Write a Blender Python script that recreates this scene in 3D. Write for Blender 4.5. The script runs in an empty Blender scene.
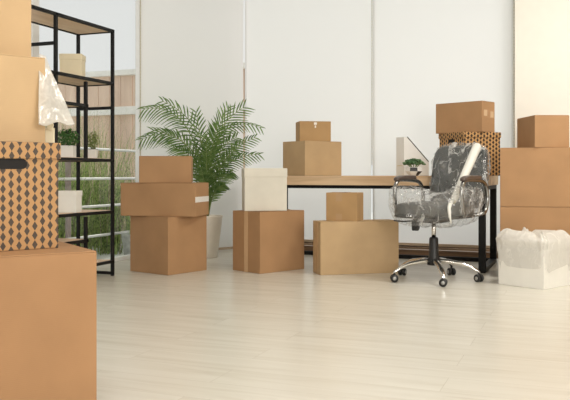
import bpy, bmesh, math, random
from mathutils import Vector, Matrix, Euler, noise

C = bpy.context.scene
COL = C.collection
PI = math.pi
R = math.radians
random.seed(7)

# ------------------------------------------------------------------ camera
YAW = 21.5                       # camera looks this far left of the room's depth axis
cam_data = bpy.data.cameras.new('camera')
cam_data.sensor_width = 36.0
cam_data.lens = 36.0 * 760.0 / 570.0
cam_data.shift_y = -26.0 / 570.0
cam_data.clip_start = 0.05
cam = bpy.data.objects.new('camera', cam_data)
cam.location = (0, 0, 0.765)
cam.rotation_euler = (R(90), 0, R(YAW))
COL.objects.link(cam)
C.camera = cam

# ------------------------------------------------------------------ world, sun, lights, exposure
C.view_settings.view_transform = 'Standard'
C.view_settings.look = 'None'
C.view_settings.gamma = 1.0
C.view_settings.exposure = 0.0
C.cycles.max_bounces = 10
C.cycles.transparent_max_bounces = 24
C.cycles.sample_clamp_indirect = 6.0

w = bpy.data.worlds.new('sky')
C.world = w
w.use_nodes = True
bg = w.node_tree.nodes['Background']
bg.inputs['Color'].default_value = (1.0, 0.99, 0.975, 1)
bg.inputs['Strength'].default_value = 0.82


def light(name, kind, loc, target, energy, color, size=None, size_y=None, angle=None):
    l = bpy.data.lights.new(name, kind)
    l.energy = energy
    l.color = color
    if kind == 'AREA':
        l.shape = 'RECTANGLE'
        l.size = size
        l.size_y = size_y or size
    if angle is not None:
        l.angle = angle
    o = bpy.data.objects.new(name, l)
    o.location = loc
    o.rotation_euler = (Vector(target) - Vector(loc)).to_track_quat('-Z', 'Y').to_euler()
    COL.objects.link(o)
    return o


light('sun', 'SUN', (-3.2, 15, 6), (-3.08, 14.2, 5.42), 1.55, (1.0, 0.97, 0.92), angle=R(2.0))
light('right_fill_light', 'AREA', (2.5, -0.6, 1.8), (-1.6, 5.2, 0.7), 140, (1.0, 0.97, 0.93), 2.4, 1.8)  # unseen area light added at camera right to brighten the room
light('overhead_light', 'AREA', (0.4, 5.0, 2.85), (0.4, 5.0, 0), 44, (1.0, 0.95, 0.87), 0.9, 0.5)  # unseen lamp added to brighten the cream wall and right stack
light('overhead_light', 'AREA', (-0.9, 1.2, 2.85), (-1.0, 1.35, 0), 22, (1.0, 0.94, 0.85), 1.2, 0.6)


# ------------------------------------------------------------------ materials
def new_mat(name):
    m = bpy.data.materials.new(name)
    m.use_nodes = True
    nt = m.node_tree
    return m, nt, nt.nodes['Principled BSDF']


def N(nt, kind, **kw):
    n = nt.nodes.new(kind)
    for k, v in kw.items():
        if k in n.inputs:
            n.inputs[k].default_value = v
        else:
            setattr(n, k, v)
    return n


def plain(name, col, rough=0.5, metal=0.0, spec=0.5, var=0.06, scale=14.0, bump=0.0, bump_scale=60.0):
    m, nt, b = new_mat(name)
    L = nt.links.new
    tc = N(nt, 'ShaderNodeTexCoord')
    nz = N(nt, 'ShaderNodeTexNoise', Scale=scale, Detail=4.0)
    L(tc.outputs['Object'], nz.inputs['Vector'])
    r = N(nt, 'ShaderNodeValToRGB')
    r.color_ramp.elements[0].color = tuple(c * (1 - var) for c in col) + (1,)
    r.color_ramp.elements[1].color = tuple(min(1, c * (1 + var)) for c in col) + (1,)
    r.color_ramp.elements[0].position = 0.3
    r.color_ramp.elements[1].position = 0.7
    L(nz.outputs['Fac'], r.inputs['Fac'])
    L(r.outputs['Color'], b.inputs['Base Color'])
    b.inputs['Roughness'].default_value = rough
    b.inputs['Metallic'].default_value = metal
    b.inputs['Specular IOR Level'].default_value = spec
    if bump:
        n2 = N(nt, 'ShaderNodeTexNoise', Scale=bump_scale, Detail=3.0)
        L(tc.outputs['Object'], n2.inputs['Vector'])
        bp = N(nt, 'ShaderNodeBump', Strength=bump, Distance=0.01)
        L(n2.outputs['Fac'], bp.inputs['Height'])
        L(bp.outputs['Normal'], b.inputs['Normal'])
    return m


def cardboard(name, col):
    m, nt, b = new_mat(name)
    L = nt.links.new
    tc = N(nt, 'ShaderNodeTexCoord')
    nz = N(nt, 'ShaderNodeTexNoise', Scale=5.0, Detail=6.0)
    L(tc.outputs['Object'], nz.inputs['Vector'])
    r = N(nt, 'ShaderNodeValToRGB')
    r.color_ramp.elements[0].color = tuple(c * 0.93 for c in col) + (1,)
    r.color_ramp.elements[1].color = tuple(c * 1.07 for c in col) + (1,)
    r.color_ramp.elements[0].position = 0.3
    r.color_ramp.elements[1].position = 0.7
    L(nz.outputs['Fac'], r.inputs['Fac'])
    wv = N(nt, 'ShaderNodeTexWave', Scale=55.0, Distortion=0.4)
    wv.bands_direction = 'Z'
    L(tc.outputs['Object'], wv.inputs['Vector'])
    bp = N(nt, 'ShaderNodeBump', Strength=0.05, Distance=0.002)
    L(wv.outputs['Fac'], bp.inputs['Height'])
    L(bp.outputs['Normal'], b.inputs['Normal'])
    L(r.outputs['Color'], b.inputs['Base Color'])
    b.inputs['Roughness'].default_value = 0.75
    b.inputs['Specular IOR Level'].default_value = 0.3
    return m


def diamond_mat(name, base, dark, du, dv, wu, wv_):
    """kraft paper printed with chains of dark diamonds (UV in metres)"""
    m, nt, b = new_mat(name)
    L = nt.links.new
    uv = N(nt, 'ShaderNodeUVMap')
    sp = N(nt, 'ShaderNodeSeparateXYZ')
    L(uv.outputs['UV'], sp.inputs['Vector'])

    def mt(op, a, bb=None):
        n = N(nt, 'ShaderNodeMath', operation=op)
        for i, v in enumerate((a, bb)):
            if v is None:
                continue
            if isinstance(v, (int, float)):
                n.inputs[i].default_value = v
            else:
                L(v, n.inputs[i])
        return n.outputs[0]
    u = mt('DIVIDE', sp.outputs['X'], du)
    col = mt('FLOOR', u)
    fu = mt('ABSOLUTE', mt('SUBTRACT', mt('FRACT', u), 0.5))
    odd = mt('MULTIPLY', mt('FLOORED_MODULO', col, 2.0), 0.5)
    v = mt('ADD', mt('DIVIDE', sp.outputs['Y'], dv), odd)
    fv = mt('ABSOLUTE', mt('SUBTRACT', mt('FRACT', v), 0.5))
    s = mt('ADD', mt('DIVIDE', fu, wu), mt('DIVIDE', fv, wv_))
    inside = mt('LESS_THAN', s, 1.0)
    mx = N(nt, 'ShaderNodeMix', data_type='RGBA')
    mx.inputs[6].default_value = base + (1,)
    mx.inputs[7].default_value = dark + (1,)
    L(inside, mx.inputs[0])
    L(mx.outputs[2], b.inputs['Base Color'])
    b.inputs['Roughness'].default_value = 0.7
    b.inputs['Specular IOR Level'].default_value = 0.3
    return m


def wood(name, c1, c2, scale=(2, 30, 30), rough=0.45):
    m, nt, b = new_mat(name)
    L = nt.links.new
    tc = N(nt, 'ShaderNodeTexCoord')
    mp = N(nt, 'ShaderNodeMapping')
    mp.inputs['Scale'].default_value = scale
    L(tc.outputs['Object'], mp.inputs['Vector'])
    nz = N(nt, 'ShaderNodeTexNoise', Scale=1.0, Detail=6.0, Distortion=0.6)
    L(mp.outputs['Vector'], nz.inputs['Vector'])
    r = N(nt, 'ShaderNodeValToRGB')
    r.color_ramp.elements[0].color = c1 + (1,)
    r.color_ramp.elements[1].color = c2 + (1,)
    r.color_ramp.elements[0].position = 0.32
    r.color_ramp.elements[1].position = 0.68
    L(nz.outputs['Fac'], r.inputs['Fac'])
    L(r.outputs['Color'], b.inputs['Base Color'])
    b.inputs['Roughness'].default_value = rough
    return m


def floor_mat():
    m, nt, b = new_mat('pale_laminate')
    L = nt.links.new
    tc = N(nt, 'ShaderNodeTexCoord')
    br = N(nt, 'ShaderNodeTexBrick', Scale=1.0)
    br.inputs['Brick Width'].default_value = 1.28
    br.inputs['Row Height'].default_value = 0.192
    br.inputs['Mortar Size'].default_value = 0.0012
    br.inputs['Mortar Smooth'].default_value = 0.2
    br.inputs['Color1'].default_value = (0.0, 0.0, 0.0, 1)
    br.inputs['Color2'].default_value = (1, 1, 1, 1)
    br.inputs['Mortar'].default_value = (0.5, 0.5, 0.5, 1)
    br.offset = 0.37
    L(tc.outputs['Object'], br.inputs['Vector'])
    mp = N(nt, 'ShaderNodeMapping')
    mp.inputs['Scale'].default_value = (1.6, 16, 1)
    L(tc.outputs['Object'], mp.inputs['Vector'])
    off = N(nt, 'ShaderNodeVectorMath', operation='ADD')
    sc = N(nt, 'ShaderNodeVectorMath', operation='SCALE')
    sc.inputs['Scale'].default_value = 7.0
    L(br.outputs['Color'], sc.inputs[0])
    L(mp.outputs['Vector'], off.inputs[0])
    L(sc.outputs[0], off.inputs[1])
    nz = N(nt, 'ShaderNodeTexNoise', Scale=1.0, Detail=6.0, Distortion=0.8)
    L(off.outputs[0], nz.inputs['Vector'])
    r = N(nt, 'ShaderNodeValToRGB')
    e = r.color_ramp.elements
    e[0].position = 0.25
    e[0].color = (0.62, 0.575, 0.49, 1)
    e[1].position = 0.75
    e[1].color = (0.745, 0.715, 0.64, 1)
    mid = r.color_ramp.elements.new(0.45)
    mid.color = (0.69, 0.655, 0.575, 1)
    L(nz.outputs['Fac'], r.inputs['Fac'])
    mx = N(nt, 'ShaderNodeMix', data_type='RGBA')
    mx.inputs[7].default_value = (0.42, 0.36, 0.28, 1)
    mm = N(nt, 'ShaderNodeMath', operation='MULTIPLY')
    mm.inputs[1].default_value = 0.45
    L(br.outputs['Fac'], mm.inputs[0])
    L(mm.outputs[0], mx.inputs[0])
    L(r.outputs['Color'], mx.inputs[6])
    L(mx.outputs[2], b.inputs['Base Color'])
    b.inputs['Roughness'].default_value = 0.27
    b.inputs['Specular IOR Level'].default_value = 0.5
    bp = N(nt, 'ShaderNodeBump', Strength=0.06, Distance=0.004)
    L(nz.outputs['Fac'], bp.inputs['Height'])
    L(bp.outputs['Normal'], b.inputs['Normal'])
    return m


def blind_mat():
    m = bpy.data.materials.new('blind_fabric')
    m.use_nodes = True
    nt = m.node_tree
    nt.nodes.remove(nt.nodes['Principled BSDF'])
    L = nt.links.new
    tc = N(nt, 'ShaderNodeTexCoord')
    nz = N(nt, 'ShaderNodeTexNoise', Scale=260.0, Detail=2.0)
    L(tc.outputs['Object'], nz.inputs['Vector'])
    bp = N(nt, 'ShaderNodeBump', Strength=0.05, Distance=0.002)
    L(nz.outputs['Fac'], bp.inputs['Height'])
    d = N(nt, 'ShaderNodeBsdfDiffuse', Color=(0.86, 0.86, 0.85, 1))
    t = N(nt, 'ShaderNodeBsdfTranslucent', Color=(0.90, 0.90, 0.89, 1))
    L(bp.outputs['Normal'], d.inputs['Normal'])
    mx = N(nt, 'ShaderNodeMixShader')
    mx.inputs[0].default_value = 0.55
    L(d.outputs[0], mx.inputs[1])
    L(t.outputs[0], mx.inputs[2])
    L(mx.outputs[0], nt.nodes['Material Output'].inputs['Surface'])
    return m


def glass_mat():
    m = bpy.data.materials.new('window_glass')
    m.use_nodes = True
    nt = m.node_tree
    nt.nodes.remove(nt.nodes['Principled BSDF'])
    L = nt.links.new
    t = N(nt, 'ShaderNodeBsdfTransparent', Color=(0.96, 0.975, 0.97, 1))
    g = N(nt, 'ShaderNodeBsdfGlossy', Roughness=0.02)
    f = N(nt, 'ShaderNodeLayerWeight', Blend=0.5)
    pw = N(nt, 'ShaderNodeMath', operation='POWER')
    pw.inputs[1].default_value = 5.0
    L(f.outputs['Facing'], pw.inputs[0])
    ml = N(nt, 'ShaderNodeMath', operation='MULTIPLY_ADD')
    ml.inputs[1].default_value = 0.6
    ml.inputs[2].default_value = 0.02
    L(pw.outputs[0], ml.inputs[0])
    mx = N(nt, 'ShaderNodeMixShader')
    L(ml.outputs[0], mx.inputs[0])
    L(t.outputs[0], mx.inputs[1])
    L(g.outputs[0], mx.inputs[2])
    L(mx.outputs[0], nt.nodes['Material Output'].inputs['Surface'])
    return m


def film_mat(name, white, gloss, scale, strength, tint=(0.95, 0.95, 0.94), glints=0.35):
    """clear crinkled plastic: transparent with a milky part and a glossy coat"""
    m = bpy.data.materials.new(name)
    m.use_nodes = True
    nt = m.node_tree
    nt.nodes.remove(nt.nodes['Principled BSDF'])
    L = nt.links.new
    tc = N(nt, 'ShaderNodeTexCoord')
    nz = N(nt, 'ShaderNodeTexNoise', Scale=scale, Detail=5.0, Distortion=1.5)
    L(tc.outputs['Object'], nz.inputs['Vector'])
    bp = N(nt, 'ShaderNodeBump', Strength=strength, Distance=0.03)
    L(nz.outputs['Fac'], bp.inputs['Height'])
    t = N(nt, 'ShaderNodeBsdfTransparent', Color=(0.97, 0.97, 0.97, 1))
    d = N(nt, 'ShaderNodeBsdfDiffuse', Color=tint + (1,))
    tl = N(nt, 'ShaderNodeBsdfTranslucent', Color=tint + (1,))
    g = N(nt, 'ShaderNodeBsdfGlossy', Roughness=0.12)
    for q in (d, g):
        L(bp.outputs['Normal'], q.inputs['Normal'])
    m0 = N(nt, 'ShaderNodeMixShader')
    m0.inputs[0].default_value = 0.4
    L(d.outputs[0], m0.inputs[1])
    L(tl.outputs[0], m0.inputs[2])
    m1 = N(nt, 'ShaderNodeMixShader')
    n3 = N(nt, 'ShaderNodeTexNoise', Scale=5.0, Detail=3.0)
    L(tc.outputs['Object'], n3.inputs['Vector'])
    sc3 = N(nt, 'ShaderNodeVectorMath', operation='SCALE')
    sc3.inputs['Scale'].default_value = 0.22
    L(n3.outputs['Color'], sc3.inputs[0])
    ad3 = N(nt, 'ShaderNodeVectorMath', operation='ADD')
    L(tc.outputs['Object'], ad3.inputs[0])
    L(sc3.outputs[0], ad3.inputs[1])
    def mt(op, x_, y_):
        n_ = N(nt, 'ShaderNodeMath', operation=op)
        for i_, q_ in enumerate((x_, y_)):
            if isinstance(q_, (int, float)):
                n_.inputs[i_].default_value = q_
            else:
                L(q_, n_.inputs[i_])
        n_.use_clamp = True
        return n_.outputs[0]

    def glint_streaks(rot_, st_, sc_, thin):
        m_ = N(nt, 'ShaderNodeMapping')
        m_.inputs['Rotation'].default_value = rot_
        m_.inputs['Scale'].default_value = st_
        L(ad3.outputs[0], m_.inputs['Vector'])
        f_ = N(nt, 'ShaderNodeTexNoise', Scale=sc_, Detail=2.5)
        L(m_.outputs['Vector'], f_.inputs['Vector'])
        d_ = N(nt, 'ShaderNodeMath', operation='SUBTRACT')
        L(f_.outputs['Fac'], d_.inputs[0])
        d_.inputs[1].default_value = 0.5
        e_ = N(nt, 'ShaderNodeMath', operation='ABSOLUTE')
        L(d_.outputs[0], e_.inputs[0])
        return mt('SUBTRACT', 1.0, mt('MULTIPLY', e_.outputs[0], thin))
    c1 = glint_streaks((0.4, 0.7, 0.2), (1.0, 1.0, 0.22), scale * 1.1, 38.0)
    c2 = glint_streaks((0.2, -0.9, 0.8), (1.0, 1.0, 0.25), scale * 0.9, 38.0)
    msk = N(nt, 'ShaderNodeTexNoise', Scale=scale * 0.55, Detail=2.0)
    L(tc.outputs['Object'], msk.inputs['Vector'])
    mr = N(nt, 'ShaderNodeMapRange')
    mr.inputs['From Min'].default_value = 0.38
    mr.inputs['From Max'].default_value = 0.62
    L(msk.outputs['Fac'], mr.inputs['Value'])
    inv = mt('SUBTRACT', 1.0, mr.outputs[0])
    crs = mt('ADD', mt('MULTIPLY', c1, mr.outputs[0]), mt('MULTIPLY', c2, inv))  # white highlight streaks painted into the film's milky colour
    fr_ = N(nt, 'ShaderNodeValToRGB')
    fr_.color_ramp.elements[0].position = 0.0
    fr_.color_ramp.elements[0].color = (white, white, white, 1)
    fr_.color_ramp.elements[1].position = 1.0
    fr_.color_ramp.elements[1].color = (min(1, white + glints),) * 3 + (1,)
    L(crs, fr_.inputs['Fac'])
    L(fr_.outputs['Color'], m1.inputs[0])
    L(t.outputs[0], m1.inputs[1])
    L(m0.outputs[0], m1.inputs[2])
    m2 = N(nt, 'ShaderNodeMixShader')
    m2.inputs[0].default_value = gloss
    L(m1.outputs[0], m2.inputs[1])
    L(g.outputs[0], m2.inputs[2])
    L(m2.outputs[0], nt.nodes['Material Output'].inputs['Surface'])
    return m


def leaf_mat(name, c1, c2, trans=0.35, rough=0.45, scale=12.0):
    m = bpy.data.materials.new(name)
    m.use_nodes = True
    nt = m.node_tree
    b = nt.nodes['Principled BSDF']
    L = nt.links.new
    tc = N(nt, 'ShaderNodeTexCoord')
    nz = N(nt, 'ShaderNodeTexNoise', Scale=scale, Detail=3.0)
    L(tc.outputs['Object'], nz.inputs['Vector'])
    r = N(nt, 'ShaderNodeValToRGB')
    r.color_ramp.elements[0].color = c1 + (1,)
    r.color_ramp.elements[1].color = c2 + (1,)
    r.color_ramp.elements[0].position = 0.35
    r.color_ramp.elements[1].position = 0.65
    L(nz.outputs['Fac'], r.inputs['Fac'])
    L(r.outputs['Color'], b.inputs['Base Color'])
    b.inputs['Roughness'].default_value = rough
    t = N(nt, 'ShaderNodeBsdfTranslucent')
    L(r.outputs['Color'], t.inputs['Color'])
    mx = N(nt, 'ShaderNodeMixShader')
    mx.inputs[0].default_value = trans
    L(b.outputs[0], mx.inputs[1])
    L(t.outputs[0], mx.inputs[2])
    L(mx.outputs[0], nt.nodes['Material Output'].inputs['Surface'])
    return m


M = {}
M['kraft'] = cardboard('kraft_cardboard', (0.41, 0.236, 0.117))
M['kraft_light'] = cardboard('light_kraft_cardboard', (0.52, 0.36, 0.20))
M['kraft_dark'] = cardboard('dark_kraft_cardboard', (0.37, 0.205, 0.098))
M['kraft_dull'] = cardboard('dull_kraft_cardboard', (0.45, 0.28, 0.13))
M['tape'] = plain('packing_tape', (0.60, 0.40, 0.23), rough=0.22, var=0.03)
M['tape_dull'] = plain('brown_packing_tape', (0.48, 0.31, 0.165), rough=0.25, var=0.03)
M['tape_white'] = plain('white_tape', (0.80, 0.76, 0.70), rough=0.3, var=0.03)
M['diamond'] = diamond_mat('diamond_print', (0.43, 0.245, 0.108), (0.075, 0.057, 0.044), 0.0255, 0.0300, 0.36, 0.50)
M['diamond_fine'] = diamond_mat('diamond_print_wide', (0.52, 0.30, 0.125), (0.035, 0.025, 0.02), 0.0300, 0.0340, 0.40, 0.47)
M['dark_hole'] = plain('handle_hole_black', (0.012, 0.010, 0.009), rough=0.9)
M['cream'] = plain('cream_board', (0.76, 0.68, 0.49), rough=0.7, var=0.03)
M['white_board'] = plain('white_board', (0.84, 0.82, 0.76), rough=0.6, var=0.02)
M['box_white'] = plain('off_white_box_paper', (0.70, 0.665, 0.575), rough=0.7, var=0.05, scale=6)
M['black_metal'] = plain('black_powder_coat', (0.010, 0.010, 0.010), rough=0.5, spec=0.22, var=0.1)
M['desk_wood'] = wood('desk_oak', (0.50, 0.33, 0.19), (0.74, 0.54, 0.34), (1.5, 14, 14))
M['shelf_wood'] = wood('shelf_oak', (0.68, 0.49, 0.34), (0.84, 0.65, 0.48), (12, 1.5, 12))
M['timber'] = wood('weathered_timber', (0.09, 0.05, 0.028), (0.30, 0.18, 0.10), (1.2, 9, 26), 0.8)
M['fence'] = wood('fence_board', (0.70, 0.51, 0.385), (0.86, 0.66, 0.51), (9, 9, 1.0), 0.8)
M['fence_cap'] = plain('fence_cap_white', (0.92, 0.90, 0.84), rough=0.6)
M['white_paint'] = plain('white_gloss_paint', (0.86, 0.86, 0.84), rough=0.35, var=0.02)
M['wall'] = plain('cream_wall_paint', (0.92, 0.89, 0.82), rough=0.8, var=0.01, bump=0.05, bump_scale=180)
M['wall_white'] = plain('white_wall_paint', (0.85, 0.84, 0.81), rough=0.85, var=0.01)
M['concrete'] = plain('grey_concrete', (0.55, 0.56, 0.54), rough=0.9, var=0.15, scale=25, bump=0.3)
M['gravel'] = plain('balcony_paving', (0.82, 0.82, 0.80), rough=0.9, var=0.05, scale=8)
M['mauve'] = plain('painted_steel_post', (0.36, 0.29, 0.27), rough=0.6)
M['grey_alu'] = plain('grey_aluminium', (0.45, 0.45, 0.44), rough=0.4, metal=0.6)
M['floor'] = floor_mat()
M['blind'] = blind_mat()
M['glass'] = glass_mat()
M['hem'] = plain('blind_hem_beige', (0.55, 0.42, 0.30), rough=0.6)
M['chain'] = plain('bead_chain_plastic', (0.62, 0.56, 0.44), rough=0.4)
M['pot_cream'] = plain('cream_ceramic', (0.86, 0.79, 0.68), rough=0.45, var=0.04)
M['pot_white'] = plain('white_ceramic', (0.82, 0.80, 0.76), rough=0.4, var=0.02)
M['soil'] = plain('dark_soil', (0.035, 0.024, 0.016), rough=1.0, var=0.4, scale=60, bump=0.8)
M['palm'] = leaf_mat('palm_leaf', (0.08, 0.17, 0.04), (0.25, 0.37, 0.12), 0.45, 0.32, 22.0)
M['stem'] = leaf_mat('palm_stem', (0.14, 0.22, 0.05), (0.28, 0.34, 0.10), 0.1)
M['herb'] = leaf_mat('herb_leaf', (0.030, 0.10, 0.018), (0.09, 0.22, 0.04), 0.3)
M['herb_pale'] = leaf_mat('pale_herb_leaf', (0.16, 0.20, 0.05), (0.30, 0.33, 0.11), 0.3)
M['grass'] = leaf_mat('grass_blade', (0.06, 0.13, 0.025), (0.54, 0.68, 0.22), 0.35, 0.6, 38.0)  # wide tone range paints sunlit blades against dark gaps, dry blades too
M['grass_dry'] = leaf_mat('dry_grass_blade', (0.16, 0.14, 0.07), (0.66, 0.60, 0.40), 0.35, 0.7, 38.0)
M['succulent'] = leaf_mat('succulent_leaf', (0.05, 0.13, 0.045), (0.14, 0.24, 0.10), 0.1, 0.35)
M['leather'] = plain('charcoal_leather', (0.045, 0.049, 0.047), rough=0.42, var=0.12, scale=20, bump=0.15, bump_scale=220)
M['chrome'] = plain('chrome', (0.70, 0.69, 0.67), rough=0.10, metal=1.0, var=0.01)
M['dark_chrome'] = plain('dark_chrome', (0.30, 0.30, 0.295), rough=0.16, metal=1.0, var=0.02)
M['black_plastic'] = plain('black_plastic', (0.014, 0.014, 0.014), rough=0.4, var=0.05)
M['arm_pad'] = plain('dark_arm_pad', (0.085, 0.06, 0.048), rough=0.3, var=0.08)
M['film'] = film_mat('clear_plastic_film', 0.06, 0.085, 7.5, 0.6, glints=0.7)
M['film_roll'] = plain('stretch_film_white', (0.74, 0.73, 0.68), rough=0.22, var=0.03, bump=0.06, bump_scale=30)
M['bag'] = film_mat('white_plastic_bag', 0.72, 0.06, 12.0, 0.4, (0.93, 0.91, 0.87), glints=0.15)
M['rail'] = plain('railing_white', (0.88, 0.88, 0.86), rough=0.4, var=0.02)


def bubble_mat():
    m = film_mat('bubble_wrap_plastic', 0.55, 0.10, 10.0, 0.3, (0.93, 0.91, 0.86), glints=0.1)
    nt = m.node_tree
    L = nt.links.new
    tc = [n for n in nt.nodes if n.bl_idname == 'ShaderNodeTexCoord'][0]
    bp = [n for n in nt.nodes if n.bl_idname == 'ShaderNodeBump'][0]
    vo = N(nt, 'ShaderNodeTexVoronoi', Scale=75.0)
    L(tc.outputs['Object'], vo.inputs['Vector'])
    b2 = N(nt, 'ShaderNodeBump', Strength=0.8, Distance=0.006, invert=True)
    L(vo.outputs['Distance'], b2.inputs['Height'])
    L(bp.outputs['Normal'], b2.inputs['Normal'])
    for n in nt.nodes:
        if n.bl_idname in ('ShaderNodeBsdfDiffuse', 'ShaderNodeBsdfGlossy'):
            L(b2.outputs['Normal'], n.inputs['Normal'])
    return m


M['bubble'] = bubble_mat()


# ------------------------------------------------------------------ mesh helpers
def add_box(bm, c, s, rot=None, bevel=0.0):
    t = bmesh.new()
    bmesh.ops.create_cube(t, size=1.0)
    bmesh.ops.scale(t, vec=s, verts=t.verts)
    if bevel:
        bmesh.ops.bevel(t, geom=list(t.edges), offset=min(bevel, 0.45 * min(s)), segments=2, affect='EDGES', profile=0.6)
    mat = Matrix.Translation(c)
    if rot is not None:
        mat = mat @ (rot if isinstance(rot, Matrix) else Euler(rot).to_matrix().to_4x4())
    bmesh.ops.transform(t, matrix=mat, verts=t.verts)
    merge(bm, t)


def merge(bm, t):
    vm = {}
    for v in t.verts:
        vm[v] = bm.verts.new(v.co)
    for f in t.faces:
        try:
            nf = bm.faces.new([vm[v] for v in f.verts])
            nf.smooth = f.smooth
        except ValueError:
            pass
    t.free()


def add_tube(bm, pts, r, seg=10, caps=True, smooth=True):
    """tube along a polyline; r is a number or a list of radii"""
    pts = [Vector(p) for p in pts]
    n = len(pts)
    rs = r if isinstance(r, (list, tuple)) else [r] * n
    rings = []
    prev = None
    for i, p in enumerate(pts):
        d = (pts[min(i + 1, n - 1)] - pts[max(i - 1, 0)]).normalized()
        if prev is None:
            a = Vector((0, 0, 1)) if abs(d.z) < 0.9 else Vector((1, 0, 0))
            u = d.cross(a).normalized()
        else:
            u = (prev - d * prev.dot(d)).normalized()
        prev = u
        v = d.cross(u)
        rings.append([bm.verts.new(p + (u * math.cos(2 * PI * k / seg) + v * math.sin(2 * PI * k / seg)) * rs[i]) for k in range(seg)])
    for i in range(n - 1):
        for k in range(seg):
            f = bm.faces.new([rings[i][k], rings[i][(k + 1) % seg], rings[i + 1][(k + 1) % seg], rings[i + 1][k]])
            f.smooth = smooth
    if caps:
        bm.faces.new(list(reversed(rings[0])))
        bm.faces.new(rings[-1])


def add_lathe(bm, prof, seg=32, c=(0, 0, 0), close=True, mat=None):
    c = Vector(c)
    rings = []
    for (r, z) in prof:
        ring = []
        for k in range(seg):
            p = Vector((r * math.cos(2 * PI * k / seg), r * math.sin(2 * PI * k / seg), z))
            if mat is not None:
                p = mat @ p
            ring.append(bm.verts.new(c + p))
        rings.append(ring)
    for i in range(len(rings) - 1):
        for k in range(seg):
            f = bm.faces.new([rings[i][k], rings[i][(k + 1) % seg], rings[i + 1][(k + 1) % seg], rings[i + 1][k]])
            f.smooth = True
    if close:
        bm.faces.new(list(reversed(rings[0])))
        bm.faces.new(rings[-1])


def add_prism(bm, poly, z0, z1):
    lo = [bm.verts.new((x, y, z0)) for x, y in poly]
    hi = [bm.verts.new((x, y, z1)) for x, y in poly]
    n = len(poly)
    bm.faces.new(list(reversed(lo)))
    bm.faces.new(hi)
    for i in range(n):
        bm.faces.new([lo[i], lo[(i + 1) % n], hi[(i + 1) % n], hi[i]])


def box_uv(bm):
    uv = bm.loops.layers.uv.new('UVMap')
    for f in bm.faces:
        n = f.normal
        for l in f.loops:
            p = l.vert.co
            if abs(n.z) > 0.7:
                l[uv].uv = (p.x, p.y)
            elif abs(n.x) > abs(n.y):
                l[uv].uv = (p.y, p.z)
            else:
                l[uv].uv = (p.x, p.z)


def obj(name, bm, mat, parent=None, recalc=True, uv=False):
    if recalc:
        bmesh.ops.recalc_face_normals(bm, faces=bm.faces)
    bm.normal_update()
    if uv:
        box_uv(bm)
    me = bpy.data.meshes.new(name)
    bm.to_mesh(me)
    bm.free()
    me.materials.append(mat)
    o = bpy.data.objects.new(name, me)
    COL.objects.link(o)
    if parent is not None:
        o.parent = parent
    return o


def tag(o, label, cat, group=None, kind=None):
    o['label'] = label
    o['category'] = cat
    if group:
        o['group'] = group
    if kind:
        o['kind'] = kind
    return o


def thing(name, label, cat, loc=(0, 0, 0), rz=0.0, group=None):
    o = bpy.data.objects.new(name, None)
    o.empty_display_size = 0.1
    o.location = loc
    o.rotation_euler = (0, 0, rz)
    COL.objects.link(o)
    return tag(o, label, cat, group)


def struct(name, bm, mat, parent=None):
    o = obj(name, bm, mat, parent)
    if parent is None:
        o['kind'] = 'structure'
    return o


def boxes(*args):
    bm = bmesh.new()
    for a in args:
        lo, hi = a[0], a[1]
        add_box(bm, [(p + q) / 2 for p, q in zip(lo, hi)], [q - p for p, q in zip(lo, hi)], bevel=a[2] if len(a) > 2 else 0)
    return bm


# ------------------------------------------------------------------ room shell
CH0, CH1 = Vector((-3.81, 6.03, 0)), Vector((-3.23, 7.08, 0))     # the angled bay between side and back windows
CEIL = 2.9
bm = bmesh.new()
add_prism(bm, [(-3.86, -1.5), (2.9, -1.5), (2.9, 7.2), (-3.25, 7.2), (-3.86, 6.06)], -0.08, 0.0)
struct('floor', bm, M['floor'])
bm = bmesh.new()
add_prism(bm, [(-3.95, -1.5), (2.9, -1.5), (2.9, 7.35), (-3.3, 7.35), (-3.95, 6.1)], CEIL, CEIL + 0.12)
struct('ceiling', bm, M['wall_white'])
struct('wall_right', boxes(((2.8, 2.2, 0), (2.9, 7.2, CEIL))), M['wall'])
struct('wall_front', boxes(((-3.9, -1.6, 0), (2.9, -1.5, CEIL))), M['wall'])
struct('wall_back', boxes(((-0.555, 6.8, 0), (2.8, 7.2, CEIL))), M['wall'])

# window 1: the left glazed wall
wf = boxes(((-3.86, 2.0, 0.0), (-3.80, 6.03, 0.035), 0.004), ((-3.86, 2.0, 2.72), (-3.80, 6.03, 2.9), 0.004),
           ((-3.845, 6.0, 0.035), (-3.80, 6.045, 2.72), 0.004), ((-3.86, 4.55, 0.035), (-3.80, 4.625, 2.72), 0.004),
           ((-3.86, 3.1, 0.035), (-3.80, 3.17, 2.72), 0.004))
w1 = struct('window_1', wf, M['white_paint'])
for y0, y1 in ((3.17, 4.55), (4.625, 5.985)):
    obj('pane', boxes(((-3.834, y0, 0.035), (-3.828, y1, 2.72))), M['glass'], w1)
struct('wall_left', boxes(((-3.9, -1.5, 0), (-3.80, 2.0, CEIL))), M['wall_white'])

# window 2: glazing of the angled bay
ang = math.atan2(CH1.y - CH0.y, CH1.x - CH0.x)
chl = (CH1 - CH0).length
wf = bmesh.new()
fr = [((chl / 2, -0.11, 0.02), (chl, 0.05, 0.04)), ((chl / 2, -0.11, 2.8), (chl, 0.05, 0.2))]
for c_, s_ in fr:
    add_box(wf, (c_[0], -c_[1], c_[2]), s_, bevel=0.004)
w2 = struct('window_2', wf, M['grey_alu'])
w2.location = CH0
w2.rotation_euler = (0, 0, ang)
obj('pane', boxes(((0.03, 0.105, 0.04), (chl - 0.04, 0.111, 2.7))), M['glass'], w2)

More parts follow.
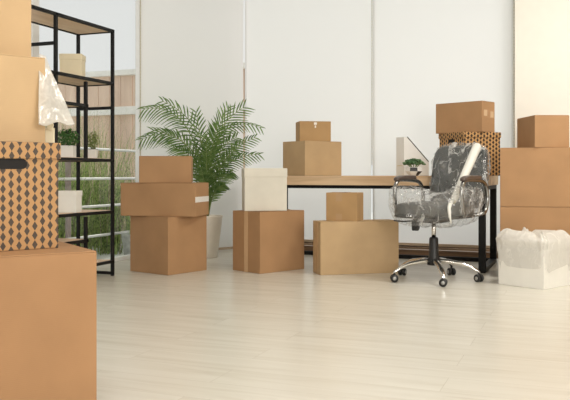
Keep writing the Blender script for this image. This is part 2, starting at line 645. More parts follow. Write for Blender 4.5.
# window 3: glazing of the back wall
wf = boxes(((-3.2, 7.15, 2.7), (-0.56, 7.2, 2.9), 0.003),
           ((-1.892, 7.10, 0.03), (-1.872, 7.13, 2.7), 0.003), ((-3.225, 7.10, 0.03), (-3.212, 7.13, 2.7), 0.003), ((-0.62, 7.15, 0.03), (-0.56, 7.2, 2.7), 0.003))
w3 = struct('window_3', wf, M['white_paint'])
obj('sill', boxes(((-3.2, 7.12, 0.0), (-0.56, 7.2, 0.05), 0.003)), M['timber'], w3)
for x0, x1 in ((-3.18, -1.892), (-1.872, -0.62)):
    obj('pane', boxes(((x0, 7.112, 0.05), (x1, 7.118, 2.7))), M['glass'], w3)


# ------------------------------------------------------------------ roller blinds
def blind(label, loc, rz, width, zbot, chain_side):
    t = thing('roller_blind', label, 'blind', loc, rz, 'white roller blinds')
    bm = bmesh.new()
    nx, nz = 14, 20
    top = 2.74
    vs = []
    for j in range(nz + 1):
        row = []
        for i in range(nx + 1):
            x = width * i / nx
            z = zbot + (top - zbot) * j / nz
            y = 0.004 * math.sin(i * 0.9 + j * 0.13) * (1 - j / nz) * 0.6 + 0.003 * noise.noise(Vector((x * 3, z * 2, loc[0])))
            row.append(bm.verts.new((x, y, z)))
        vs.append(row)
    for j in range(nz):
        for i in range(nx):
            bm.faces.new([vs[j][i], vs[j][i + 1], vs[j + 1][i + 1], vs[j + 1][i]]).smooth = True
    obj('fabric', bm, M['blind'], t)
    bm = bmesh.new()
    add_box(bm, (width / 2, 0, zbot - 0.008), (width, 0.014, 0.024), bevel=0.004)
    obj('bottom_rail', bm, M['hem'], t)
    bm = bmesh.new()
    add_tube(bm, [(0, 0.03, 2.76), (width, 0.03, 2.76)], 0.03, 14)
    obj('roller_tube', bm, M['white_paint'], t)
    bm = bmesh.new()
    x = width + 0.012 if chain_side > 0 else -0.012
    add_tube(bm, [(x, -0.012, 2.74), (x, -0.012, 0.85)], 0.0035, 6)
    k = 0.9
    while k < 2.7:
        bmesh.ops.create_icosphere(bm, subdivisions=1, radius=0.006, matrix=Matrix.Translation((x, -0.012, k)))
        k += 0.03
    obj('bead_chain', bm, M['chain'], t)
    return t


nrm = Vector((math.sin(ang), -math.cos(ang), 0))
blind('white roller blind covering the window behind the potted palm', CH0 + nrm * 0.015, ang, chl - 0.03, 0.03, -1)
blind('white roller blind behind the stacked boxes at the desk left end', (-3.222, 7.06, 0), 0, 1.325, 0.115, 1)
blind('white roller blind behind the desk chair and white file holder', (-1.872, 7.06, 0), 0, 1.277, 0.115, 1)

# ------------------------------------------------------------------ outside
bm = bmesh.new()
add_box(bm, (-6, 8, -0.12), (18, 16, 0.08))
struct('trim_1', bm, M['gravel']).name = 'ground'
tag(obj('timber_edging', boxes(((-3.4, 7.42, -0.08), (0.5, 7.50, 0.045), 0.006), ((-3.4, 7.50, -0.08), (0.5, 7.56, 0.115), 0.006)), M['timber']),
    'dark brown timber edging outside the glass below the desk', 'timber edging')

# wooden fence
f = thing('garden_fence', 'pinkish board fence with pale caps beyond the balcony', 'fence', (-6.2, 9.0, -0.08))
x = -1.85
k = 0
while x < 2.3:
    wd = 0.74
    bm = bmesh.new()
    n = 4
    for i in range(n):
        add_box(bm, (x + wd * (i + 0.5) / n, 0, 1.12), (wd / n - 0.006, 0.03, 2.24), bevel=0.003)
    obj('board_panel', bm, M['fence'], f)
    x += wd + 0.012
for z in (2.245, 1.72):
    bm = bmesh.new()
    add_box(bm, (0.2, -0.03, z), (4.3, 0.12, 0.075 if z > 2 else 0.11), bevel=0.006)
    obj('cap_rail', bm, M['fence_cap'], f)

# railing
r = thing('balcony_railing', 'white horizontal bar railing outside the left glass wall', 'railing', (-4.3, 5.6, -0.08))
for z in (0.26, 0.54, 0.80, 1.08):
    bm = bmesh.new()
    add_tube(bm, [(0, -1.6, z), (0, 2.3, z)], 0.013, 8)
    obj('bar', bm, M['rail'], r)
for y in (-1.4, 0.06, 1.55):
    bm = bmesh.new()
    add_box(bm, (-0.03, y, 0.56), (0.03, 0.05, 1.1), bevel=0.003)
    obj('post', bm, M['mauve'], r)


def blade(bm, base, h, lean, az, wd, droop):
    n = 6
    prev = None
    side = Vector((-math.sin(az), math.cos(az), 0)) * wd
    for i in range(n + 1):
        t = i / n
        out = lean * t + droop * t ** 3
        p = base + Vector((math.cos(az) * out, math.sin(az) * out, h * (t - 0.32 * droop * t ** 3)))
        s_ = side * (1 - t * 0.93)
        a, b_ = bm.verts.new(p - s_), bm.verts.new(p + s_)
        if prev:
            bm.faces.new([prev[0], prev[1], b_, a])
        prev = (a, b_)


grass_spots = [(-4.75, 5.2, 0.95, 0, 'nearest the shelf'), (-4.7, 5.75, 1.0, 0, ''), (-4.8, 6.3, 0.9, 0, ''), (-4.75, 6.85, 0.95, 0, ''),
               (-5.2, 5.45, 1.15, 1, ''), (-5.25, 6.1, 1.1, 0, ''), (-5.2, 6.75, 1.15, 1, ''), (-5.3, 7.4, 1.1, 1, ''),
               (-5.7, 5.9, 1.2, 1, ''), (-5.75, 6.6, 1.15, 0, ''), (-5.8, 7.3, 1.2, 1, ''), (-4.75, 7.5, 0.9, 0, '')]
tg = thing('tall_grass', 'tall green and straw-coloured grass growing outside the left window', 'grass', (-5.2, 6.4, -0.08))
tg['kind'] = 'stuff'
bg_green, bg_dry = bmesh.new(), bmesh.new()
for i, (gx, gy, gh, dry, _) in enumerate(grass_spots):
    for bm, cnt in ((bg_green, 75 if dry else 150), (bg_dry, 60 if dry else 28)):
        for q in range(cnt):
            az = random.uniform(0, 2 * PI)
            rr = random.uniform(0, 0.22)
            blade(bm, Vector((gx + 5.2 + rr * math.cos(az), gy - 6.4 + rr * math.sin(az), 0)), 1.45 * gh * random.uniform(0.6, 1.1), random.uniform(0.05, 0.28),
                  az + random.uniform(-0.5, 0.5), random.uniform(0.004, 0.008), random.uniform(0.0, 0.45))
obj('green_blades', bg_green, M['grass'], tg, recalc=False)
obj('dry_blades', bg_dry, M['grass_dry'], tg, recalc=False)

bm = bmesh.new()
add_lathe(bm, [(0.14, 0.0), (0.17, 0.24), (0.17, 0.26), (0.15, 0.26), (0.145, 0.22)], 28)
tp = thing('concrete_planter', 'round grey concrete planter outside beyond the shelving unit', 'planter', (-4.07, 6.42, -0.08))
obj('pot', bm, M['concrete'], tp)
bm = bmesh.new()
for q in range(40):
    az = random.uniform(0, 2 * PI)
    blade(bm, Vector((0.09 * math.cos(az), 0.09 * math.sin(az), 0.2)), random.uniform(0.25, 0.5), random.uniform(0.02, 0.1), az, 0.004, random.uniform(0, 0.15))
obj('leaves', bm, M['grass'], tp, recalc=False)


# ------------------------------------------------------------------ shelving unit
SX0, SX1 = -3.61, -3.30
SY = (3.52, 4.18, 4.84)
T = 0.022
sh = thing('shelving_unit', 'tall black metal shelving unit with pale wood shelves by the window', 'shelf', ((SX0 + SX1) / 2, 4.18, 0))
ox, oy = (SX0 + SX1) / 2, 4.18


def sbox(lo, hi, bev=0.002):
    return ((lo[0] - ox, lo[1] - oy, lo[2]), (hi[0] - ox, hi[1] - oy, hi[2]), bev)


h2 = T / 2
for xx in (SX0, SX1):
    for yy in SY:
        obj('post', boxes(sbox((xx - h2, yy - h2, 0), (xx + h2, yy + h2, 1.85))), M['black_metal'], sh)


def level(z, y0, y1, name='shelf_board'):
    fr = boxes(sbox((SX0 - h2, y0, z - T), (SX0 + h2, y1, z)), sbox((SX1 - h2, y0, z - T), (SX1 + h2, y1, z)),
               sbox((SX0 + h2, y0, z - T), (SX1 - h2, y0 + T, z)), sbox((SX0 + h2, y1 - T, z - T), (SX1 - h2, y1, z)))
    obj('shelf_frame', fr, M['black_metal'], sh)
    obj(name, boxes(sbox((SX0 + h2, y0 + T, z - 0.016), (SX1 - h2, y1 - T, z + 0.003))), M['shelf_wood'], sh)


for z in (1.85, 1.455, 0.878, 0.492, 0.118):
    level(z, SY[0] - h2, SY[2] + h2)
level(1.262, SY[1], 4.53)
level(0.30, SY[1], 4.53)
for z0, z1 in ((0.878, 1.423), (0.118, 0.46)):
    for xx in (SX0, SX1):
        obj('upright', boxes(sbox((xx - h2, 4.51 - h2, z0), (xx + h2, 4.51 + h2, z1))), M['black_metal'], sh)
for (yy, z) in ((4.18, 1.645), (4.84, 1.262), (4.84, 0.02), (4.18, 0.02), (3.52, 0.02)):
    obj('cross_bar', boxes(sbox((SX0 + h2, yy - h2, z - h2), (SX1 - h2, yy + h2, z + h2))), M['black_metal'], sh)
obj('cross_bar', boxes(sbox((SX0 - h2, 4.2, 1.035), (SX0 + h2, 4.5, 1.063))), M['black_metal'], sh)


# ------------------------------------------------------------------ boxes
def place(P, angd, a, b, z0):
    """base-centre of a box whose corner nearest the camera stands at P; b runs along angd, a runs 90 degrees further"""
    c_, s_ = math.cos(R(angd)), math.sin(R(angd))
    return (P[0] + c_ * b / 2 - s_ * a / 2, P[1] + s_ * b / 2 + c_ * a / 2, z0)


def carton(label, P, angd, a, b, z0, h, mat='kraft', seam='x', tapes=(), name='cardboard_box', lift=(0.0, 0.0)):
    t = thing(name, label, 'box', place(P, angd, a, b, z0), R(angd), 'cardboard moving boxes')
    m = M[mat]
    th = 0.004
    bm = bmesh.new()
    # body: four walls, floor, slightly bowed
    add_box(bm, (0, 0, (h - th) / 2), (b, a, h - th), bevel=0.004)
    obj('body', bm, m, t)
    gap = 0.0025
    for sgn, lf in zip((-1, 1), lift):
        bm = bmesh.new()
        if seam == 'x':      # seam runs along x, flaps hinge on the y sides
            add_box(bm, (0, -sgn * (a / 4 - gap / 2 + 0.0005), 0), (b - 0.003, a / 2 - gap, th), bevel=0.001)
            rot = Matrix.Rotation(lf * sgn, 4, 'X')
            piv = Vector((0, sgn * a / 2, h - th / 2))
        else:
            add_box(bm, (-sgn * (b / 4 - gap / 2 + 0.0005), 0, 0), (b / 2 - gap, a - 0.003, th), bevel=0.001)
            rot = Matrix.Rotation(-lf * sgn, 4, 'Y')
            piv = Vector((sgn * b / 2, 0, h - th / 2))
        bmesh.ops.transform(bm, matrix=Matrix.Translation(piv) @ rot, verts=bm.verts)
        obj('flap', bm, m, t)
    # tapes: (face, along-face centre, z centre, width, height, material)
    e = 0.0008
    for (face, u, z, wd, hg, tm) in tapes:
        bm = bmesh.new()
        if face == 'L':
            add_box(bm, (-b / 2 - e / 2, u, z), (e, wd, hg))
        elif face == 'R':
            add_box(bm, (u, -a / 2 - e / 2, z), (wd, e, hg))
        elif face == 'T':
            if seam == 'x':
                add_box(bm, (0, 0, h + e / 2), (b, wd, e))
            else:
                add_box(bm, (0, 0, h + e / 2), (wd, a, e))
        o = obj('tape', bm, M[tm], t)
        if tm == 'tape_white':
            o['label'] = 'white tape strip'
    return t


def lidded(label, P, angd, a, b, z0, h, lid, mat, handle=None, uv=False, name='storage_box', over=0.006):
    t = thing(name, label, 'box', place(P, angd, a, b, z0), R(angd), 'lidded storage boxes')
    bm = bmesh.new()
    hb = h - 0.012
    if handle is None:
        add_box(bm, (0, 0, hb / 2), (b, a, hb), bevel=0.003)
    else:
        add_box(bm, (0, 0, hb / 2), (b, a, hb), bevel=0.003)
    obj('body', bm, M[mat], t, uv=uv)
    bm = bmesh.new()
    add_box(bm, (0, 0, h - lid / 2), (b + 2 * over, a + 2 * over, lid), bevel=0.004)
    obj('lid', bm, M[mat], t, uv=uv)
    if handle:
        face, u, z, wd, hg = handle
        bm = bmesh.new()
        n = 8
        pts = []
        for sgn, cc in ((1, wd / 2 - hg / 2), (-1, -wd / 2 + hg / 2)):
            for i in range(n + 1):
                q = -PI / 2 + PI * i / n
                pts.append((cc + sgn * math.cos(q) * hg / 2, sgn * math.sin(q) * hg / 2))
        d_ = 0.0012
        lo, hi = [], []
        for (p, q) in pts:
            if face == 'L':
                lo.append(bm.verts.new((-b / 2 - d_, u + p, z + q)))
                hi.append(bm.verts.new((-b / 2 + 0.004, u + p, z + q)))
            else:
                lo.append(bm.verts.new((u + p, -a / 2 - d_, z + q)))
                hi.append(bm.verts.new((u + p, -a / 2 + 0.004, z + q)))
        bm.faces.new(lo)
        bm.faces.new(hi)
        for i in range(len(lo)):
            k_ = (i + 1) % len(lo)
            bm.faces.new([lo[i], lo[k_], hi[k_], hi[i]])
        o = obj('handle_hole', bm, M['dark_hole'], t)
        o['label'] = 'black handle hole'
    return t


# stack at the middle left
carton('large brown carton on the floor, bottom of the stack before the palm', (-2.92, 5.006), 73.5, 0.43, 0.42, 0, 0.441, 'kraft', 'x')
carton('long low brown carton with white tape on its end, middle of its stack', (-2.745, 5.112), 98, 0.615, 0.31, 0.441, 0.256, 'kraft', 'y',
       tapes=(('R', 0.0, 0.128, 0.308, 0.042, 'tape_white'),))
carton('plain brown carton on top of the stack in front of the palm', (-2.826, 5.20), 116, 0.40, 0.28, 0.697, 0.207, 'kraft', 'x')
# carton with the white box
carton('square brown carton under the white lidded box, vertical tape on one side', (-2.309, 5.339), 63.8, 0.335, 0.47, 0, 0.474, 'kraft', 'x',
       tapes=(('L', 0.0, 0.237, 0.045, 0.474, 'tape'), ('T', 0, 0, 0.045, 0, 'tape')), lift=(0.02, 0.0))
lidded('plain white box with lid standing on a brown carton beside the desk', (-2.47, 5.41), 30.5, 0.22, 0.335, 0.4755, 0.335, 0.07, 'box_white', over=0.003)
# wide carton before the desk
carton('wide brown carton on the floor before the desk, under a small box', (-1.854, 5.438), 36, 0.2, 0.635, 0, 0.4025, 'kraft_light', 'x',
       tapes=(('L', 0.0, 0.2, 0.045, 0.40, 'tape'),))
carton('small tan carton with brown tape on top of the wide floor carton', (-1.617, 5.612), 91, 0.25, 0.19, 0.4025, 0.218, 'kraft_dull', 'x',
       tapes=(('L', 0.02, 0.185, 0.05, 0.066, 'tape_dull'), ('L', 0.02, 0.03, 0.05, 0.05, 'tape_dull'), ('T', 0, 0, 0.05, 0, 'tape_dull')))
# near left stack
carton('huge brown carton at the front left, carrying the diamond patterned box', (-1.432, 2.015), 143.5, 0.62, 0.5, 0, 0.522, 'kraft_dark', 'y')
lidded('diamond patterned kraft storage box with handle hole in the front left stack', (-1.609, 2.053), 151, 0.44, 0.32, 0.5225, 0.345, 0.054, 'diamond',
       handle=('L', -0.05, 0.275, 0.13, 0.034), uv=True)
carton('pale brown carton with bubble wrap over its corner at front left', (-1.70, 2.10), 153, 0.5, 0.33, 0.8685, 0.29, 'kraft_light', 'x')
carton('topmost pale brown carton of the front left stack, cut by the frame', (-1.80, 2.15), 160, 0.42, 0.28, 1.1595, 0.28, 'kraft_light', 'x')
# right stack
carton('lowest brown carton of the right stack, behind the white bagged box', (-0.578, 5.791), 5.5, 0.45, 0.78, 0, 0.525, 'kraft', 'x')
carton('big brown carton in the middle of the right stack beside the desk', (-0.578, 5.793), 5.5, 0.45, 0.80, 0.526, 0.432, 'kraft', 'x', lift=(0.0, 0.0))
carton('small brown carton on top of the right stack against the cream wall', (-0.335, 5.80), 23.5, 0.38, 0.255, 0.9585, 0.235, 'kraft', 'x')


# ------------------------------------------------------------------ desk
DX0, DX1, DY0, DY1 = -2.72, -0.700, 6.00, 6.86
dk = thing('desk', 'long desk with oak top and black metal frame by the windows', 'desk', ((DX0 + DX1) / 2, (DY0 + DY1) / 2, 0))
ox, oy = (DX0 + DX1) / 2, (DY0 + DY1) / 2
obj('desktop', boxes(sbox((DX0, DY0, 0.672), (DX1, DY1, 0.75), 0.003)), M['desk_wood'], dk)
LT = 0.052
for xx in (DX0 + 0.01, DX1 - LT - 0.01):
    for yy in (DY0 + 0.01, DY1 - LT - 0.03):
        obj('leg', boxes(sbox((xx, yy, 0), (xx + LT, yy + LT, 0.672))), M['black_metal'], dk)
    obj('side_rail', boxes(sbox((xx, DY0 + 0.01 + LT, 0.0), (xx + LT, DY1 - LT - 0.03, 0.035))), M['black_metal'], dk)
    obj('side_rail', boxes(sbox((xx, DY0 + 0.01 + LT, 0.64), (xx + LT, DY1 - LT - 0.03, 0.672))), M['black_metal'], dk)
for yy in (DY0 + 0.03, DY1 - LT - 0.03):
    obj('apron_rail', boxes(sbox((DX0 + 0.01 + LT, yy, 0.645), (DX1 - LT - 0.01, yy + 0.03, 0.672))), M['black_metal'], dk)
obj('bottom_rail', boxes(sbox((DX0 + 0.01 + LT, DY1 - LT - 0.03, 0.0), (DX1 - LT - 0.01, DY1 - LT, 0.035))), M['black_metal'], dk)

DZ = 0.7505
carton('brown carton at the left end of the desk under a smaller one', (-2.205, 6.06), 56.5, 0.33, 0.40, DZ, 0.298, 'kraft_light', 'x')
carton('small tan carton on top of the box at the desk left end', (-2.280, 6.135), 31, 0.2, 0.275, DZ + 0.2985, 0.172, 'kraft_dull', 'y',
       tapes=(('R', 0.0, 0.152, 0.025, 0.02, 'tape_white'), ('R', 0.0, 0.125, 0.012, 0.02, 'tape_white')))
lidded('dark diamond patterned storage box on the desk behind the office chair', (-0.899, 6.2), 41.5, 0.37, 0.345, DZ, 0.355, 0.045, 'diamond_fine',
       handle=('L', 0.0, 0.287, 0.085, 0.030), uv=True)
carton('brown carton on top of the patterned box on the desk', (-0.766, 6.27), 66.5, 0.44, 0.2, DZ + 0.3555, 0.25, 'kraft', 'x',
       tapes=(('R', -0.045, 0.155, 0.05, 0.05, 'tape'), ('R', 0.055, 0.145, 0.05, 0.05, 'tape')))

# white file holder
P = (-1.408, 6.30)
ang_f, a_, b_ = 51.5, 0.105, 0.27
t = thing('file_holder', 'white magazine file with slanted side on the desk behind the succulent', 'file holder', place(P, ang_f, a_, b_, DZ), R(ang_f))
H1, H2 = 0.325, 0.12
bm = bmesh.new()
add_box(bm, (-b_ / 2 + 0.0015, 0, H1 / 2), (0.003, a_, H1))
add_box(bm, (b_ / 2 - 0.0015, 0, H2 / 2), (0.003, a_, H2))
add_box(bm, (0, 0, 0.0015), (b_ - 0.006, a_, 0.003))
for sgn in (-1, 1):
    y0, y1 = sgn * a_ / 2, sgn * (a_ / 2 - 0.003)
    prof = [(-b_ / 2 + 0.003, 0), (b_ / 2 - 0.003, 0), (b_ / 2 - 0.003, H2), (-b_ / 2 + 0.035, H1), (-b_ / 2 + 0.003, H1)]
    A = [bm.verts.new((p, y0, q)) for p, q in prof]
    B = [bm.verts.new((p, y1, q)) for p, q in prof]
    bm.faces.new(A)
    bm.faces.new(B)
    for i in range(5):
        bm.faces.new([A[i], A[(i + 1) % 5], B[(i + 1) % 5], B[i]])
obj('body', bm, M['white_paint'], t)
bm = bmesh.new()
s0, s1 = Vector((-b_ / 2 + 0.035, -a_ / 2 + 0.0015, H1 + 0.001)), Vector((b_ / 2 - 0.003, -a_ / 2 + 0.0015, H2 + 0.001))
add_tube(bm, [s0, s1], 0.005, 6)  # dark tube stands in for the shadow inside the slanted edge
o = obj('inner_shadow_line', bm, M['black_plastic'], t)
o['label'] = 'painted shadow line on slanted edge'
bm = bmesh.new()
add_box(bm, (-b_ / 2 - 0.0008, 0, 0.085), (0.0016, 0.07, 0.006))
obj('label_slot', bm, M['cream'], t)


# ------------------------------------------------------------------ small plants
def leafball(bm, c, rx, rz, n, size, seed, up=0.3):
    rnd = random.Random(seed)
    for i in range(n):
        v = Vector((rnd.gauss(0, 1), rnd.gauss(0, 1), rnd.gauss(0, 1) + up)).normalized()
        rr = rnd.uniform(0.35, 1.0) ** 0.5
        p = c + Vector((v.x * rx * rr, v.y * rx * rr, v.z * rz * rr))
        nrm_ = (v + Vector((rnd.uniform(-.6, .6), rnd.uniform(-.6, .6), rnd.uniform(-.4, .8)))).normalized()
        q = nrm_.to_track_quat('Z', 'Y').to_matrix() @ Matrix.Rotation(rnd.uniform(0, 6.28), 3, 'Z')
        s_ = size * rnd.uniform(0.6, 1.3)
        pts = [(-0.5, 0, 0), (-0.1, 0.35, 0.08), (0.5, 0, 0.0), (-0.1, -0.35, 0.08)]
        vs = [bm.verts.new(p + q @ (Vector(w_) * s_)) for w_ in pts]
        bm.faces.new([vs[0], vs[1], vs[2]])
        bm.faces.new([vs[0], vs[2], vs[3]])


def square_pot_plant(label, loc, rz, pw, ph, leaf, rx, rzz, n, size, seed, cz, cat='plant', name='potted_herb', taper=0.0):
    t = thing(name, label, cat, loc, rz)
    bm = bmesh.new()
    w0 = pw - taper
    add_box(bm, (0, 0, ph * 0.5), (pw, pw, ph), bevel=0.004)
    for v in bm.verts:
        k_ = 1 - taper / pw * (1 - v.co.z / ph)
        v.co.x *= k_
        v.co.y *= k_
    obj('pot', bm, M['pot_white'], t)
    bm = bmesh.new()
    add_box(bm, (0, 0, ph + 0.002), (pw * 0.86, pw * 0.86, 0.004))
    obj('soil', bm, M['soil'], t)
    bm = bmesh.new()
    rnd = random.Random(seed)
    for i in range(14):
        az = rnd.uniform(0, 6.28)
        q = rnd.uniform(0.3, 0.8)
        add_tube(bm, [(0.01 * math.cos(az), 0.01 * math.sin(az), ph), (rx * q * math.cos(az), rx * q * math.sin(az), cz + rzz * 0.3)], 0.0012, 5)
    obj('stems', bm, M['stem'], t)
    bm = bmesh.new()
    leafball(bm, Vector((0, 0, cz)), rx, rzz, n, size, seed)
    obj('foliage', bm, leaf, t, recalc=False)
    return t


square_pot_plant('dense green herb in a white square pot on the black shelf', (-3.455, 4.513, 0.8815), R(22), 0.096, 0.088, M['herb'], 0.085, 0.075, 620, 0.020, 3, 0.135)
square_pot_plant('thin yellowish green plant in a small white pot on the shelf', (-3.400, 4.729, 0.8815), R(20), 0.072, 0.066, M['herb_pale'], 0.05, 0.075, 300, 0.015, 5, 0.13, taper=0.016)

lidded('cream lidded box on the upper shelf of the black unit', (-3.48, 4.45), 24, 0.13, 0.155, 1.4585, 0.165, 0.042, 'cream', over=0.003)
lidded('white lidded box on the lower shelf of the black unit', (-3.43, 4.332), 20, 0.14, 0.15, 0.4955, 0.152, 0.036, 'white_board', over=0.004)

# succulent on the desk
t = thing('succulent', 'small green succulent in a faceted black and white pot on the desk', 'plant', (-1.285, 6.10, DZ), 0)
t.scale = (1.15, 1.15, 1.15)
bm = bmesh.new()
add_lathe(bm, [(0.030, 0.0), (0.062, 0.032), (0.058, 0.058), (0.047, 0.062), (0.043, 0.05)], 7)
for f in bm.faces:
    f.smooth = False
pot = obj('pot', bm, M['pot_white'], t)
pot.data.materials.append(M['black_plastic'])
for i, pl in enumerate(pot.data.polygons):
    if (i * 5) % 3 == 0 and i < 14:
        pl.material_index = 1
bm = bmesh.new()
add_lathe(bm, [(0.0005, 0.052), (0.045, 0.052), (0.045, 0.056), (0.0005, 0.056)], 7)
obj('soil', bm, M['soil'], t)
bm = bmesh.new()
rnd = random.Random(2)
heads = [(0, 0, 0.105), (-0.038, 0.01, 0.098), (0.036, -0.012, 0.10), (0.01, -0.035, 0.085), (-0.02, -0.03, 0.09), (0.02, 0.03, 0.10), (-0.05, -0.012, 0.082), (0.052, 0.0, 0.085)]
for hx, hy, hz in heads:
    for k in range(9):
        az = k * 2.4
        el = -0.15 + 0.14 * k
        d_ = Vector((math.cos(az) * math.cos(el), math.sin(az) * math.cos(el), math.sin(el)))
        ln = 0.036 * (1 - 0.05 * k)
        c_ = Vector((hx, hy, hz))
        add_tube(bm, [c_, c_ + d_ * ln * 0.4, c_ + d_ * ln * 0.8, c_ + d_ * ln], [0.002, 0.0085, 0.008, 0.001], 6)
obj('leaves', bm, M['succulent'], t)
bm = bmesh.new()
for hx, hy, hz in heads:
    add_tube(bm, [(hx * 0.3, hy * 0.3, 0.054), (hx * 0.7, hy * 0.7, 0.075), (hx, hy, hz + 0.005)], 0.003, 6)
obj('stems', bm, M['stem'], t)


# ------------------------------------------------------------------ potted palm
PX, PY = -3.22, 6.24
pm = thing('potted_palm', 'feathery green palm in a tall cream pot behind the boxes', 'plant', (PX, PY, 0))
bm = bmesh.new()
add_lathe(bm, [(0.083, 0.0), (0.088, 0.004), (0.135, 0.37), (0.138, 0.385), (0.128, 0.385), (0.122, 0.35)], 40)
obj('pot', bm, M['pot_cream'], pm)
bm = bmesh.new()
add_lathe(bm, [(0.0005, 0.345), (0.121, 0.345), (0.121, 0.355), (0.0005, 0.36)], 24)
obj('soil', bm, M['soil'], pm)
RT = Vector((math.cos(R(YAW)), math.sin(R(YAW)), 0))          # sideways as seen from the room's open side
BK = Vector((-math.sin(R(YAW)), math.cos(R(YAW)), 0))
nw = Vector((math.sin(ang), -math.cos(ang), 0))


def keep_in(p):
    """hold a world point in front of the angled blind and the back blind"""
    d_ = (p - CH0).dot(nw) - 0.05
    if d_ < 0:
        p = p - nw * d_
    if p.y > 7.0:
        p.y = 7.0
    return p


def frond(tip, mid, base=(0.0, 0.37), nleaf=19, ln=0.24, depth=0.0, droop=0.5, start=0.3):
    """tip/mid/base: (sideways, height) in metres from the pot axis"""
    org = Vector((PX, PY, 0))

    def pt(q, dep):
        return org + RT * q[0] + BK * dep + Vector((0, 0, q[1]))
    A = pt(base, random.uniform(-0.04, 0.04))
    B = pt(mid, depth * 0.35)
    Cc = pt(tip, depth)
    # control point so that the curve passes through mid at t=.55
    tt = 0.58
    Q = (B - A * (1 - tt) ** 2 - Cc * tt ** 2) / (2 * tt * (1 - tt))

    def cur(t_):
        return A * (1 - t_) ** 2 + Q * (2 * t_ * (1 - t_)) + Cc * t_ ** 2
    bs = bmesh.new()
    pts = [keep_in(cur(i / 16)) - org for i in range(17)]
    add_tube(bs, pts, [0.0065 * (1 - 0.85 * i / 16) + 0.0008 for i in range(17)], 6)
    st = obj('frond', bs, M['stem'], pm)
    bm_ = bmesh.new()
    for i in range(nleaf):
        t_ = start + (1 - start) * i / (nleaf - 1) * 0.99
        p = cur(t_)
        tan = (cur(min(1, t_ + 0.02)) - cur(t_ - 0.02)).normalized()
        prog = (t_ - start) / (1 - start)
        L_ = ln * (0.55 + 0.9 * prog - 1.05 * prog ** 2.2) * random.uniform(0.9, 1.1)
        # sideways direction: mostly in the sheet facing the room, turned a bit
        sd = tan.cross(BK + Vector((0, 0, 0.35)) + RT * random.uniform(-.1, .1)).normalized()
        for sg in (-1, 1):
            dr = (tan * (0.75 + 0.5 * prog) + sd * sg * 0.85 + RT * random.uniform(-.18, .18) - BK * 0.25 * random.uniform(-0.4, 1.0)).normalized()
            wv_ = dr.cross(BK * 0.9 + Vector((0, 0, 0.4))).normalized()
            prev = None
            w0 = 0.0062
            nseg = 5
            for k_ in range(nseg + 1):
                u_ = k_ / nseg
                q = p + dr * L_ * u_ + Vector((0, 0, -1)) * droop * L_ * u_ ** 2 * 0.55
                ww = w0 * (math.sin(PI * min(1, 0.12 + u_ * 0.88)) ** 0.7) * (1 if k_ < nseg else 0.1)
                a_v = bm_.verts.new(keep_in(q - wv_ * ww) - org)
                c_v = bm_.verts.new(keep_in(q + tan * 0.003) - org)
                b_v = bm_.verts.new(keep_in(q + wv_ * ww) - org)
                if prev:
                    bm_.faces.new([prev[0], prev[1], c_v, a_v])
                    bm_.faces.new([prev[1], prev[2], b_v, c_v])
                prev = (a_v, c_v, b_v)
    obj('leaflets', bm_, M['palm'], st, recalc=False)


def px(x_, y_):
    """sideways metres and height for the palm, read off at 6.8 m"""
    return ((x_ - 210) / 760 * 6.85, 0.765 + (174 - y_) / 760 * 6.85)


for tip, mid, kw in (
        ((146, 108), (185, 122), dict(ln=0.22, depth=-0.05, droop=0.9)),
        ((166, 101), (200, 132), dict(ln=0.25, depth=-0.12, droop=0.6)),
        ((247, 107), (217, 140), dict(ln=0.26, depth=-0.10, droop=0.3)),
        ((264, 127), (225, 132), dict(ln=0.13, depth=-0.05, droop=0.8)),
        ((230, 106), (214, 150), dict(ln=0.22, depth=0.05, droop=0.3)),
        ((145, 139), (183, 140), dict(ln=0.20, depth=-0.10, droop=0.7)),
        ((158, 131), (195, 150), dict(ln=0.22, depth=-0.20, droop=0.5)),
        ((200, 112), (206, 158), dict(ln=0.20, depth=-0.15, droop=0.3)),
        ((240, 138), (220, 158), dict(ln=0.22, depth=-0.18, droop=0.4)),
        ((258, 137), (228, 160), dict(ln=0.17, depth=-0.06, droop=0.5)),
        ((262, 154), (228, 166), dict(ln=0.16, depth=0.0, droop=0.6)),
        ((178, 160), (198, 172), dict(ln=0.18, depth=-0.22, droop=0.5)),
        ((222, 128), (213, 160), dict(ln=0.22, depth=-0.25, droop=0.3)),
        ((236, 172), (222, 182), dict(ln=0.17, depth=-0.18, droop=0.5)),
        ((180, 148), (200, 165), dict(ln=0.20, depth=-0.28, droop=0.5)),
        ((240, 150), (222, 170), dict(ln=0.20, depth=-0.28, droop=0.5)),
        ((206, 170), (208, 188), dict(ln=0.18, depth=-0.20, droop=0.3)),
        ((228, 185), (218, 192), dict(ln=0.14, depth=-0.12, droop=0.4)),
        ((212, 140), (210, 172), dict(ln=0.20, depth=-0.32, droop=0.3))):
    frond(px(*tip), px(*mid), **kw)


